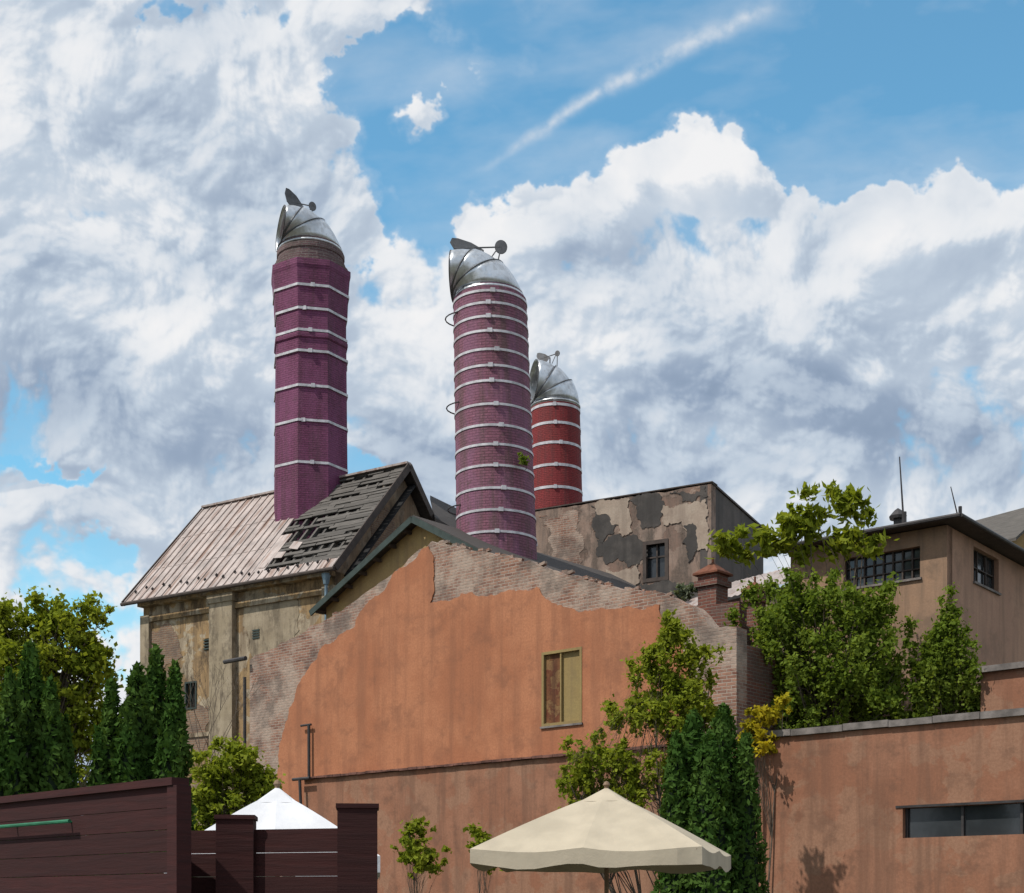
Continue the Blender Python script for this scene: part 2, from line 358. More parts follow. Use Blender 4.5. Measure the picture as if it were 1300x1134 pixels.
cs=t.node('ShaderNodeCombineXYZ'); t.link((X/ay-S0)/(S1-S0),cs.inputs[0]); t.link((Z/ay-T0)/(T1-T0),cs.inputs[1])
ti=t.node('ShaderNodeTexImage'); ti.image=img; ti.extension='MIRROR'; ti.interpolation='Linear'; t.link(cs.outputs[0],ti.inputs[0])
skc=t.mix(1.0,S(t.nt,sky.outputs[0]),(.76,1.24,1.24),'MULTIPLY')
b1_=t.node('ShaderNodeBackground'); t.link(skc,b1_.inputs[0]); b1_.inputs[1].default_value=.145
b2_=t.node('ShaderNodeBackground'); t.link(ti.outputs[0],b2_.inputs[0]); b2_.inputs[1].default_value=.92
ms=t.node('ShaderNodeMixShader'); t.link(ti.outputs[1],ms.inputs[0]); t.link(b1_.outputs[0],ms.inputs[1]); t.link(b2_.outputs[0],ms.inputs[2])
wo=t.node('ShaderNodeOutputWorld'); t.link(ms.outputs[0],wo.inputs[0])
w.cycles.sampling_method='MANUAL'; w.cycles.sample_map_resolution=512
scene.view_settings.view_transform='Standard'; scene.view_settings.look='None'; scene.view_settings.exposure=0
# ------------------------------------------------------------------ ground
mk('ground',[(-1500,-300,0),(1500,-300,0),(1500,3000,0),(-1500,3000,0)],[(0,1,2,3)],M['ground'])
# ------------------------------------------------------------------ boundary wall + orange gable building
H1=3.7
def yh(v,h): return h*F/(V0-v)
PB=Plane(XY(410,yh(988,H1)),XY(780,yh(955,H1)))
bw=empty('boundary_wall')
q0=PB.st(386,990)[0]; q1=PB.st(1300,910)[0]+5; zt=EYE+H1
h0=PB.st(1146,1026); hb0=h0[1]-.62
PB.panel('rendered_wall',ragged(rect(q0,0,q1,zt),0,3),M['stucco_low'],bw,.28,[rect(h0[0],hb0,q1-1.0,h0[1])])
mb=MB(); qa=PB.st(950,940)[0]; q=q0
while q<qa:
    PB.box(mb,q,q+.33,zt+random.uniform(0,.02),zt+.06+random.uniform(0,.02),-.26,.10); q+=.34
mb.obj('tile_ledge',M['tile'],bw)
mb=MB(); q=qa
while q<q1:
    l=random.uniform(.9,1.3); PB.box(mb,q,q+l-.015,zt+random.uniform(.0,.015),zt+.13+random.uniform(0,.03),-.36,.09); q+=l
mb.obj('coping',M['copegrey'],bw)
mb=MB(); PB.box(mb,h0[0]+.002,q1-1.002,hb0+.002,h0[1]-.002,-.22,-.18); mb.obj('glazing',M['glass'],bw)
mb=MB(); q=h0[0]
while q<q1-1: PB.box(mb,q,q+.05,hb0,h0[1]-.001,-.17,-.12); q+=1.2
PB.box(mb,h0[0]-.15,q1-.9,h0[1]+.001,h0[1]+.05,-.05,.02)
mb.obj('mullions',M['darkm'],bw)

gh=empty('gabled_factory_hall')
PM=PB.sh(-.30)
def pl(P,pts): return [P.st(*p) for p in pts]
top=[(935,796),(905,798),(880,770),(850,757),(760,741),(680,716),(615,700),(548,687),(490,735),(440,770),(345,824),(317,838)]
tp=pl(PM,top); ql=PM.st(317,900)[0]; qr=PM.st(935,900)[0]
toprag=ragged(tp,.06,.22,3,closed=False)
wn=[PM.st(689,829),PM.st(740,824),PM.st(741,919),PM.st(690,923)]
wr=rect(wn[0][0],wn[3][1],wn[1][0],wn[0][1])
PM.panel('brick_gable_wall',[(ql,0),(qr,0)]+toprag,M['brick'],gh,.45,[wr])
stc=[(348,992),(362,925),(377,878),(392,850),(425,815),(452,795),(470,762),(497,735),(545,694),(547,766),(575,762),(600,752),(640,752),(682,745),(700,765),(735,778),(800,770),(838,768),(842,790),(860,795),(868,830),(880,850),(882,985),(860,955)]
sp_=pl(PM,stc)
sp_=[(p[0],max(p[1],2.5) if i not in (0,len(sp_)-1,len(sp_)-2) else 2.5) for i,p in enumerate(sp_)]
PM.panel('stucco_render',frac(sp_[:-1],.13,.08,5),M['stucco'],gh,.03,[rect(wr[0][0]-.001,wr[0][1],wr[1][0],wr[2][1])],off=.033)
mb=MB(); fa,fb_,fc,fd=wr[0][0],wr[0][1],wr[1][0],wr[2][1]
for a in ((fa,fa+.07,fb_,fd),(fc-.07,fc,fb_,fd),(fa+.07,fc-.07,fb_,fb_+.07),(fa+.07,fc-.07,fd-.07,fd)): PM.box(mb,*a,-.10,.05)
mid=fa+(fc-fa)*.47
PM.box(mb,mid-.02,mid+.02,fb_+.07,fd-.07,-.09,.03)
mb.obj('window_frame',M['board'],gh)
PM.panel('rusty_shutter',rect(fa+.072,fb_+.072,mid-.022,fd-.072),M['shutter'],gh,.03,off=-.03)
PM.panel('board_panel',rect(mid+.022,fb_+.072,fc-.072,fd-.072),M['board'],gh,.03,off=-.045)
mb=MB(); PM.box(mb,fa-.03,fc+.03,fb_-.05,fb_-.002,-.1,.08); mb.obj('sill',M['copegrey'],gh)
PS=Plane(Vector(PM.pt(qr,0).xy),Vector((PM.pt(qr,0)+Vector((PM.B.x,PM.B.y,0))).xy))
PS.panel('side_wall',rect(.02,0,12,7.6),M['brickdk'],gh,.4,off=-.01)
PSl=Plane(Vector(PM.pt(ql+.42,0).xy),Vector((PM.pt(ql+.42,0)+Vector((PM.B.x,PM.B.y,0))).xy))
PSl.panel('left_side_wall',rect(.46,0,9,7.7),M['brick'],gh,.4)
P2=PM.sh(-1.3)
g=[P2.st(406,779),P2.st(535,660),P2.st(850,818)]
ga,gb,gc=[Vector(x) for x in g]
def roofstrip(a,b,P,off0,off1,name,mat,parent,th=.12):
    m=MB(); m.hexa([P.pt(a[0],a[1],off0),P.pt(b[0],b[1],off0),P.pt(b[0],b[1],off1),P.pt(a[0],a[1],off1)],[P.pt(a[0],a[1]+th,off0),P.pt(b[0],b[1]+th,off0),P.pt(b[0],b[1]+th,off1),P.pt(a[0],a[1]+th,off1)]); return m.obj(name,mat,parent)
roofstrip(ga,gb,P2,.35,-9,'roof_left_slope',M['darkroof'],gh,.06); roofstrip(gb,gc,P2,.35,-9,'roof_right_slope',M['darkroof'],gh,.06)
mb=MB()
for a,b in ((ga,gb),(gb,gc)):
    mb.beam(P2.pt(a[0],a[1]-.06,.39),P2.pt(b[0],b[1]-.06,.39),.05,.18)
mb.obj('bargeboards',M['barge'],gh)
mb=MB()
for i in range(7):
    f=i/7+.05; x=ga.lerp(gb,f); mb.beam(P2.pt(x.x,x.y-.12,.33),P2.pt(x.x,x.y-.12,0.02),.08,.1)
mb.obj('purlin_ends',M['bargeb'],gh)
P2.panel('upper_gable_wall',[(ga.x+.3,5),(gc.x,5),(gc.x,gc.y-.05),(gb.x,gb.y-.06),(ga.x+.3,ga.y+.2)],M['yellowwall'],gh,.3)
mb=MB()
c=PM.st(397,920); mb.tube([PM.pt(c[0],c[1],.15),PM.pt(c[0]+.02,2.8,.15)],.045,8)
c2=PM.st(403,990); mb.tube([PM.pt(c[0]-.35,c[1]-.02,.15),PM.pt(c[0]+.1,c[1]-.02,.15)],.035,8)
mb.tube([PM.pt(c[0]-.3,c2[1],.5),PM.pt(c[0]+.45,c2[1],.5)],.05,8); mb.tube([PM.pt(c[0],c2[1],.5),PM.pt(c[0]+.05,c2[1]-.8,.5)],.045,8)
c=PM.st(312,838); mb.tube([PM.pt(c[0]-.8,c[1],.2),PM.pt(c[0]+.25,c[1],.2)],.07,8)
c=PM.st(314,860); mb.tube([PM.pt(c[0]-.05,c[1],.06),PM.pt(c[0]-.05,.2,.06)],.05,8)
mb.obj('iron_pipes',M['darkm'],gh)
mb=MB()
for i in range(60):
    k=random.randrange(3,len(tp)-2); a=Vector(tp[k]); b=Vector(tp[k+1]); p=a.lerp(b,random.random()); o_=-random.uniform(.05,.35)
    mb.beam(PM.pt(p.x,p.y+.0,o_),PM.pt(p.x+.18,p.y+.0+random.uniform(-.05,.05),o_),.10,.07)
mb.obj('loose_bricks',M['brick'],gh)
# ------------------------------------------------------------------ left roofed building
Lb=empty('malt_house')
PLn=Plane(XY(157,51.5),XY(425,46.0)); HE=12.7; HR=17.1; HW=4.0; LL=PLn.L
def RP(a,b,off=0):
    nz=Vector((PLn.N.x*(HR-HE),PLn.N.y*(HR-HE),HW)).normalized()
    p=PLn.pt(a*LL,HE+(HR-HE)*b,-HW*b); return p+nz*off
def RQ(mb,a0,a1,b0,b1,o0=0,o1=.03,sk=0):
    mb.hexa([RP(a0,b0,o0),RP(a1,b0+sk,o0),RP(a1,b1+sk,o0),RP(a0,b1,o0)],[RP(a0,b0,o1),RP(a1,b0+sk,o1),RP(a1,b1+sk,o1),RP(a0,b1,o1)])
mb=MB(); RQ(mb,0,.60,0,1,-.05,0); RQ(mb,.602,1,0,.085,-.05,0); RQ(mb,.602,.655,.087,.45,-.05,-.003); mb.obj('sheet_roof',M['sheet'],Lb)
mb=MB()
for i in range(27):
    a=i/26*.985+.005
    RQ(mb,a,a+.004,.0,1 if a<.6 else .085,.001,.035)
for b in (.33,.66): RQ(mb,0,.6,b,b+.004,.001,.012)
mb.obj('roof_seams',M['sheet'],Lb)
mb=MB()
for i in range(22):
    a=.03+i*.044; b=.115 if i%2 else .085
    if a>.6: b=.06
    mb.beam(RP(a,b,.02),RP(a,b,.10),.035,.10)
mb.obj('snow_guards',M['darkm'],Lb)
mb=MB(); RQ(mb,.60,1,.087,1,-.75,-.70); mb.obj('loft_shade_sheet',M['dark'],Lb)  # near-black sheet below the laths, its colour stands in for loft shade
mb=MB(); rr=random.Random(5); nrow=30
for i in range(nrow):
    b=.09+i*(.91/nrow); a=.602 if b>.45 else .656
    while a<.99:
        l=rr.uniform(.04,.22); l=min(l,1-a)
        miss=.10+.30*(1 if (a<.8 and b<.65) else 0)+(.35 if (a<.7 and b<.4) else 0)
        if rr.random()>miss: RQ(mb,a+.001,a+l-.001,b+rr.uniform(-.002,.002),b+.91/nrow*rr.uniform(.72,.96),-.06+rr.uniform(0,.02),-.03+rr.uniform(0,.03),rr.uniform(-.004,.004))
        a+=l
for k in range(9):
    a=.61+k*.047; RQ(mb,a,a+.01,.09,.995,-.22,-.08)
mb.obj('roof_laths',M['lath'],Lb)
mb=MB()
for k in range(3): RQ(mb,.62+k*.04,.65+k*.05,.12+.08*k,.17+.09*k,.0,.02,rr.uniform(-.03,.03))
mb.obj('loose_sheets',M['sheet'],Lb)
mb=MB(); p=PLn
mb.hexa([p.pt(0,HR-.08,-HW),p.pt(LL,HR-.08,-HW),p.pt(LL,HE-.08,-2*HW),p.pt(0,HE-.08,-2*HW)],[p.pt(0,HR,-HW),p.pt(LL,HR,-HW),p.pt(LL,HE,-2*HW),p.pt(0,HE,-2*HW)]); mb.obj('back_slope',M['darkroof'],Lb)
mb=MB(); mb.beam(p.pt(0,HR+.03,-HW),p.pt(LL,HR+.03,-HW),.25,.07)
mb.obj('ridge_cap',M['sheet'],Lb)
mb=MB(); mb.tube([p.pt(-.05,HE-.08,.06),p.pt(LL+.02,HE-.08,.06)],.07,8)
mb.beam(p.pt(LL+.03,HE-.05,0),p.pt(LL+.03,HR-.07,-HW),.05,.24); mb.beam(p.pt(LL+.03,HR-.07,-HW),p.pt(LL+.03,HE-.05,-2*HW),.05,.24)
mb.beam(p.pt(-.03,HE-.05,0),p.pt(-.03,HR-.07,-HW),.05,.2)
mb.obj('gutter_and_bargeboards',M['bargeb'],Lb)
PLw=PLn.sh(-.45)
sw=[]
for (u0,v0,u1,v1) in ((260,810,267,826),(322,798,329,812),(236,866,249,900),(214,862,224,890)):
    a=PLw.st(u0,v1); b=PLw.st(u1,v0); sw.append(rect(a[0],a[1],b[0],b[1]))
qc=LL-.35
PLw.panel('front_wall',rect(.55,0,qc,HE-.02),M['Lfac'],Lb,.5,sw)
mb=MB()
for s_ in sw: PLw.box(mb,s_[0][0]-.001,s_[1][0]+.001,s_[0][1],s_[2][1],-.3,-.2)
mb.obj('vents',M['dark'],Lb)
mb=MB()
for s_ in sw[:2]:
    for i in range(4): zz=s_[0][1]+(s_[2][1]-s_[0][1])*(i+.5)/4; PLw.box(mb,s_[0][0]-.03,s_[1][0]+.03,zz-.03,zz+.02,.002,.04)
for s_ in sw[2:]:
    a_,b_,c_,d_=s_[0][0],s_[0][1],s_[1][0],s_[2][1]
    for q in ((a_-.04,a_+.02,b_-.04,d_+.04),(c_-.02,c_+.04,b_-.04,d_+.04),(a_+.02,c_-.02,b_-.04,b_+.02),(a_+.02,c_-.02,d_-.02,d_+.04),((a_+c_)/2-.015,(a_+c_)/2+.015,b_+.02,d_-.02)): PLw.box(mb,*q,-.1,.03)
mb.obj('vent_louvres',M['barge'],Lb)
mb=MB(); a=PLw.st(271,800)[0]; b=PLw.st(300,800)[0]
PLw.box(mb,a,b,0,HE-.5,-.1,.22); PLw.box(mb,a-.06,b+.06,HE-.5,HE-.2,-.1,.27)
PLw.box(mb,.50,.95,0,HE-.5,-.1,.12); PLw.box(mb,qc-.5,qc+.04,0,HE-.5,-.1,.12)
mb.obj('pilasters',M['Lpil'],Lb)
mb=MB(); PLw.box(mb,.55,qc,HE-.75,HE-.55,-.1,.09); PLw.box(mb,.55,qc,HE-.2,HE-.04,-.1,.3); PLw.box(mb,1.0,a-.05,7.6,7.75,-.1,.06); mb.obj('cornice',M['Lfac'],Lb)
bare=m_brick('bare_wall_brick',(.27,.17,.11),(.20,.12,.08),(.30,.25,.19),dirtf=.6)
for i,pp_ in enumerate(([(310,770),(345,752),(372,757),(380,800),(352,842),(325,850),(318,815)],[(180,800),(215,792),(232,835),(205,850),(182,845)],[(238,905),(268,898),(268,960),(240,965)])):
    PLw.panel('fallen_render_area.%d'%i,frac(pl(PLw,pp_),.2,.1,20+i),bare if i else M['Lpil'],Lb,.03,off=.014)
PG=Plane(Vector(PLw.pt(qc,0).xy),Vector(PLw.pt(qc,0).xy)+PLn.B)
PG.panel('gable_wall',[(.01,0),(7.1,0),(7.1,HE),(3.55,HR-.25),(.01,HE+.1)],M['Lgab'],Lb,.45)
gp=[(.3,HE-1.5),(1.6,HE-1.8),(2.6,HE+.4),(3.2,HE+2.6),(2.7,HE+2.7),(1.4,HE+.8)]
PG.panel('gable_bare_brick',frac(gp,.15,.1,31),bare,Lb,.03,off=.014)
mb=MB(); a=PLw.pt(qc-.15,HE-.15,.3); mb.tube([a,a+Vector((0,0,-.35))],[.16,.09],8); mb.tube([a+Vector((0,0,-.35)),V3(a,3)],.055,8); mb.obj('downpipe',M['blue'],Lb)
mb=MB(); A=PX(546,634,53.5); B=PX(600,660,56); C=PX(600,690,52); D_=PX(552,662,50)
mb.hexa([D_,C,B,A],[x+Vector((0,0,.15)) for x in (D_,C,B,A)]); mb.obj('rear_roof',M['darkroof'],Lb)
P3=Plane(D_.xy,C.xy); mb=MB(); P3.box(mb,0,P3.L,0,D_.z-.9,-3,-.3); mb.obj('rear_wall',M['Lgab'],Lb)
# ------------------------------------------------------------------ chimneys
def uvlathe(name,c,prof,n,mat,parent,rot=0,lean=Vector((0,0)),smooth=False):
    vs=[];fs=[];uv=[]
    for z,r in prof:
        for k in range(n+1):
            a=rot+2*math.pi*k/n; vs.append((c.x+lean.x*(z-prof[0][0])+r*math.cos(a),c.y+lean.y*(z-prof[0][0])+r*math.sin(a),z)); uv.append((k/n*2*math.pi*1.25,z))
    for i in range(len(prof)-1):
        for k in range(n): fs.append((i*(n+1)+k,i*(n+1)+k+1,(i+1)*(n+1)+k+1,(i+1)*(n+1)+k))
    return mk(name,vs,fs,mat,parent,uvs=uv,smooth=smooth)
def hoops(name,c,zs,rf,n,parent,rot=0,lean=Vector((0,0)),z0=0,h=.055):
    mb=MB()
    for z in zs:
        r=rf(z); mb.lathe(c,[(z-h,r-.02),(z-h,r+.022),(z+h,r+.022),(z+h,r-.02)],n,rot,lean,z0)
        for a in (-1.5,.4,2.4):
            a+=random.uniform(-.15,.15); rr_=r*(math.cos(math.pi/n) if n<12 else 1); x=Vector((c.x+lean.x*(z-z0)+(rr_+.03)*math.cos(a),c.y+lean.y*(z-z0)+(rr_+.03)*math.sin(a),z)); tt=Vector((-math.sin(a),math.cos(a),0))*.07
            mb.beam(x-tt,x+tt,.07,h*2+.05)
    mb.obj(name,M['hoop'],parent)
def cowl(parent,c,z,r,dv,shr=.62,tmax=88,nseg=3,over=.0,seat=.12):
    dv=Vector(dv).normalized(); d3=Vector((dv.x,dv.y,0)); p3=Vector((-dv.y,dv.x,0)); up=Vector((0,0,1)); n=48
    mb=MB(); mb.lathe(c,[(z-.08,r*.99),(z-.02,r*.99),(z-.02,r*1.035),(z+.05,r*1.035),(z+.05,r*.99),(z+seat+.05,r*.985)],n)
    mb.obj('cowl_drum',M['galv'],parent,True)
    piv=Vector((c.x,c.y,z+seat))+d3*r*1.0
    mb=MB(); ribs=MB()
    def ring(th,sc):
        k=th/math.radians(tmax); rr=r*(1+(shr-1)*k**.8)*sc; e=-d3*math.cos(th)+up*math.sin(th); o=piv+ d3*over*k
        cw=r*(1+(.95-1)*k)*sc
        return [o+e*(rr/sc+ rr*math.cos(2*math.pi*j/n))+p3*cw*math.sin(2*math.pi*j/n) for j in range(n)]
    for s_ in range(nseg):
        t0=math.radians(tmax)*s_/nseg; t1=math.radians(tmax)*(s_+1)/nseg+.04; o=len(mb.v); m_=4
        for q in range(m_+1): mb.v+=ring(t0+(t1-t0)*q/m_,1.0+.07*q/m_)
        for q in range(m_):
            for j in range(n): mb.f.append((o+q*n+j,o+q*n+(j+1)%n,o+(q+1)*n+(j+1)%n,o+(q+1)*n+j))
        R1=ring(t1,1.07); ribs.tube(R1+[R1[0]],.016,5,False)
    ob=mb.obj('cowl_hood',M['galv'],parent,True)
    so_=ob.modifiers.new('s','SOLIDIFY'); so_.thickness=.02; so_.offset=-1
    ribs.obj('cowl_ribs',M['galvd'],parent,True)
    mb=MB(); mb.lathe(c,[(z+.1,r*.93),(z+.1,.01)],n); mb.obj('cowl_throat',M['dark'],parent)
def vane(parent,base,d3,L=1.1,h=.55,ph=.5,disc=.16):
    mb=MB(); up=Vector((0,0,1)); tp_=base+up*h; mb.tube([base-up*.5,tp_],.03,6)
    A=tp_+d3*L; B=tp_-d3*L*.62+up*.12; mb.tube([A,B],.022,6); mb.tube([base-d3*.35-up*.3,B],.02,6); mb.tube([base-d3*.1+up*.05,B+up*.1],.018,6)
    side=Vector((-d3.y,d3.x,0))
    pts=[(0,0.02),(.25,-.22),(.75,-.24),(1.0,-.12),(1.12,.08),(1.05,.26),(.85,.28),(.4,.2)]
    o=len(mb.v)
    for q in (-.012,.012):
        for a,b in pts: mb.v.append(tp_+d3*(a*L)+up*(b+a*.12)*ph*1.6+side*q)
    k=len(pts); mb.f.append(tuple(o+i for i in range(k))); mb.f.append(tuple(o+k+i for i in range(k))[::-1])
    for i in range(k): mb.f.append((o+i,o+(i+1)%k,o+k+(i+1)%k,o+k+i))
    o=len(mb.v); m_=18
    for q in (-.015,.015):
        for i in range(m_):
            a=2*math.pi*i/m_; mb.v.append(B+d3*disc*math.cos(a)+up*disc*1.1*math.sin(a)+side*q)
    mb.f.append(tuple(o+i for i in range(m_))); mb.f.append(tuple(o+m_+i for i in range(m_))[::-1])
    mb.obj('wind_vane',M['galvd'],parent)
Y1=51.6; c1=XY(394.5,Y1); ch=empty('factory_chimney'); z=lambda v:ZZ(v,Y1)
w1=91/2/F*Y1/math.cos(math.pi/8)*.985; rot1=math.atan2(-PLn.N.y,-PLn.N.x)+math.pi/8
k=Y1/F
pr=[(8,w1*1.02),(z(640),w1*1.01),(z(447),w1*.97),(z(445),w1*1.01),(z(441),w1*1.01),(z(438),w1*.965),(z(412),w1*.965),(z(408),w1*1.0),(z(385),w1*1.02),(z(362),w1*1.06),(z(357),w1*1.085),(z(350),w1*1.085),(z(349),w1*1.0)]
uvlathe('shaft',c1,pr,8,M['purple'],ch,rot1)
rt=40*k
uvlathe('weathered_crown',c1,[(z(352),w1*1.0),(z(346),w1*1.0),(z(345),rt*1.1),(z(338),rt*1.1),(z(338),rt*1.04),(z(332),rt*1.04),(z(331),rt*1.07),(z(325),rt*1.07),(z(324),rt),(z(318),rt),(z(318),.4)],24,M['topbrick'],ch,rot1)
hoops('hoops',c1,[z(v) for v in (382,410,437,463,506,549,601)],lambda zz:w1*(1.0 if zz<z(450) else (1.035 if zz>z(400) else .985)),8,ch,rot1,h=.045)
cowl(ch,c1,z(322),rt*.99,(-.93,-.30),.56,84)
vane(ch,Vector((c1.x-.25,c1.y-.3,z(288))),Vector((-.8,-.6,0)).normalized(),.65,.6,.75,.15)
Y2=42.0; ch2=empty('factory_chimney'); z=lambda v:ZZ(v,Y2); k2=Y2/F
cb=XY(631,Y2); ctp=XY(622,Y2); zb=z(712); zt2=z(383); lean=(ctp-cb)/(zt2-zb)
r0=51*k2; r1=46.3*k2; zs=3.0; cs0=cb-lean*(zb-zs)
rad=lambda zz:r0+(r1-r0)*(zz-zb)/(zt2-zb)
prf=[(zs,rad(zs))]+[(zz,rad(zz)) for zz in np.linspace(zs+1,zt2,14)]+[(zt2,r1*.92),(zt2+.15,r1*.92),(zt2+.15,.4)]
uvlathe('shaft',cs0,prf,48,M['pink'],ch2,0,lean,True).data.polygons.foreach_set('use_smooth',[False]*(48*(len(prf)-1)))
hoops('hoops',cs0,[z(v) for v in (389,404,421,439,462,482,501,530,556,580,606,634,661,688)],rad,48,ch2,0,lean,zs,.035)
cowl(ch2,XY(621.5,Y2),z(381),43*k2,(-1,.05),.60,86,over=.12)
vane(ch2,Vector((XY(613,Y2).x,Y2,z(338))),Vector((-1,-.12,0)).normalized(),.88,.48,.5,disc=.19)
mb=MB()
for v in (406,519,648):
    zz=z(v); c=cs0+lean*(zz-zs); r=rad(zz); pts=[]
    for i in range(9):
        a=math.radians(180-30+60*i/8); b=math.sin(math.pi*i/8); pts.append(Vector((c.x+(r+.01+.24*b)*math.cos(a),c.y+(r+.01+.24*b)*math.sin(a),zz)))
    mb.tube(pts,.02,6)
mb.obj('step_irons',M['darkm'],ch2)
Y3=64.0; ch3=empty('factory_chimney'); z=lambda v:ZZ(v,Y3); k3=Y3/F; c3=XY(705,Y3); r3=33.5*k3
uvlathe('shaft',c3,[(3,r3*1.1),(z(650),r3*1.04),(z(520),r3*.93),(z(519),r3*.8),(z(515),.3)],40,M['red'],ch3)
hoops('hoops',c3,[z(v) for v in (524,547,572,600,628)],lambda zz:r3*(1.04-.11*(zz-z(650))/(z(520)-z(650))),40,ch3,0,h=.06)
cowl(ch3,c3,z(518),r3*.92,(-.95,-.2),.85,84); vane(ch3,Vector((XY(698,Y3).x,Y3-.2,z(466))),Vector((-1,.5,0)).normalized(),.6,.35,.5,.12)
# ------------------------------------------------------------------ ruin block
rb=empty('brewery_block'); PR=Plane(XY(680,51.4),XY(903,48.0)); HT=16.0
wa=PR.st(819,737); wb=PR.st(846,687)
wh=rect(wa[0],wa[1],wb[0],wb[1])
tl_=ragged([(PR.L,HT),(PR.L*.8,HT-.03),(PR.L*.5,HT-.02),(-.6,HT)],.035,.3,9,False)
PR.panel('front_wall',[(-.6,0),(PR.L,0)]+tl_,M['R'],rb,.4,[wh])
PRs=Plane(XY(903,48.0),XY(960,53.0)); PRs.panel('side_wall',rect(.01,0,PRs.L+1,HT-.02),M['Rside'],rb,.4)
mb=MB(); mb.hexa([PR.pt(-.5,HT-.35,-.42),PR.pt(PR.L-.1,HT-.35,-.42),V3(XY(960,53),HT-.35),PR.pt(-.5,HT-.35,-6)],[PR.pt(-.5,HT-.25,-.42),PR.pt(PR.L-.1,HT-.25,-.42),V3(XY(960,53),HT-.25),PR.pt(-.5,HT-.25,-6)]); mb.obj('roof',M['darkroof'],rb)
mb=MB(); PR.box(mb,-.6,PR.L+.05,HT+.04,HT+.08,-.45,.03); PRs.box(mb,.06,PRs.L+1,HT+.0,HT+.07,-.4,.05); mb.obj('flashing',M['bargeb'],rb)
mb=MB(); a,b,c,d_=wa[0],wa[1],wb[0],wb[1]
for q in ((a-.08,a+.05,b-.08,d_+.08),(c-.05,c+.08,b-.08,d_+.08),(a+.05,c-.05,b-.08,b+.05),(a+.05,c-.05,d_-.05,d_+.08)): PR.box(mb,*q,-.1,.03)
PR.box(mb,(a+c)/2-.025,(a+c)/2+.025,b,d_,-.14,-.1); PR.box(mb,a,c,b+(d_-b)*.6,b+(d_-b)*.6+.05,-.14,-.1)
mb.obj('window_frame',M['bargeb'],rb)
mb=MB(); PR.box(mb,a,c,b,d_,-.25,-.2); mb.obj('window_glass',M['glass'],rb)
bit=m_stucco('bitumen',(.10,.088,.08),(.06,.055,.052),(.035,.032,.03),.6,sc=1.2)
lightp=m_stucco('light_plaster',(.42,.34,.27),(.36,.28,.22),(.2,.15,.12),.6,sc=1.2)
for i,(pp_,mm) in enumerate((([(684,655),(735,650),(742,690),(735,745),(684,745)],M['brick']),([(758,684),(800,680),(822,698),(812,716),(785,708),(768,716)],bit),([(800,636),(838,628),(836,668),(815,672),(808,655)],bit),([(850,626),(896,618),(899,630),(866,637)],bit),
      ([(750,642),(768,640),(780,676),(765,690),(752,670)],bit),([(812,742),(850,737),(900,740),(900,760),(812,760)],bit),([(755,640),(800,634),(803,675),(790,682),(776,660)],lightp),([(842,642),(896,634),(898,700),(880,690),(866,662),(846,668)],lightp),([(868,668),(880,664),(884,700),(874,715),(866,690)],bit),([(770,722),(810,716),(812,740),(770,735)],lightp))):
    PR.panel('wall_patch.%d'%i,frac(pl(PR,pp_),.26,.08,4+i),mm,rb,.03,off=.012+.003*i)
# ------------------------------------------------------------------ right flat-roofed house
ru=empty('flat_roof_house'); PU=Plane(XY(1020,38.7),XY(1214,36.0)); HU=11.55; PUw=PU.sh(-.4); LU=PU.L-.4
a=PUw.st(1071,734); b=PUw.st(1168,690)
wq=rect(a[0],ZZ(733,37),b[0],ZZ(693,37))
PUw.panel('front_wall',rect(-.6,0,LU,HU-.05),M['RU'],ru,.35,[wq])
PUs=Plane(Vector(PUw.pt(LU,0).xy),Vector(PUw.pt(LU,0).xy)+PU.B)
a2=PUs.st(1236,738); b2=PUs.st(1268,700); w2_=rect(a2[0],(a2[1]),b2[0],a2[1]+.95)
PUs.panel('side_wall',rect(.01,0,9,HU-.06),M['RUs'],ru,.35,[w2_])
def slab(P,q0,q1,dep,z0,z1,o):
    m=MB(); P.box(m,q0,q1,z0,z1,-dep,o); return m
slab(PU,-.8,PU.L+.1,9.6,HU-.02,HU+.05,.05).obj('eave_board',M['bargeb'],ru)
slab(PU,-.75,PU.L+.05,9.55,HU+.052,HU+.10,.0).obj('roof_sheet',M['darkm'],ru)
m_=MB(); m_.tube([PU.pt(-.8,HU,.12),PU.pt(PU.L+.15,HU,.12)],.06,8); m_.tube([PU.pt(PU.L+.17,HU,.1),PU.pt(PU.L+.17,HU-.02,-9)],.05,8)
m_.tube([PUs.pt(6.2,HU-.2,.1),PUs.pt(6.2,0,.1)],.06,8); m_.obj('gutters',M['darkm'],ru)
def strip(P,r,nx,nz,parent,gl='glass'):
    (a,b),_,(c,d_),_2=r; m=MB(); P.box(m,a,c,b,d_,-.24,-.2); m.obj('window_glass',M[gl],parent)
    m=MB()
    for i in range(nx+1):
        x=a+(c-a)*i/nx; P.box(m,max(a,x-.02),min(c,x+.02),b,d_,-.19,-.13)
    for i in range(nz+1):
        zz=b+(d_-b)*i/nz; P.box(m,a,c,max(b,zz-.015),min(d_,zz+.015),-.185,-.135)
    m.obj('window_bars',M['bargeb'],parent)
    m=MB(); P.box(m,a-.05,c+.05,b-.06,b-.002,-.1,.06); m.obj('window_sill',M['copegrey'],parent)
strip(PUw,wq,8,3,ru); strip(PUs,w2_,3,2,ru)
def pole(u,v0,v1,Y,nm,tilt=0,r=.02):
    m=MB(); p=PX(u,v1,Y); q_=PX(u+tilt,v0,Y); m.tube([p-Vector((0,0,.4)),q_],[r,r*.5],6); m.tube([p-Vector((0,0,.4)),p+Vector((0,0,.15))],r*2,6)
    return m.obj(nm,M['darkm'])
pole(1148,580,657,38,'lightning_rod',-6,.032); pole(1219,618,650,39,'lightning_rod',-12,.026)
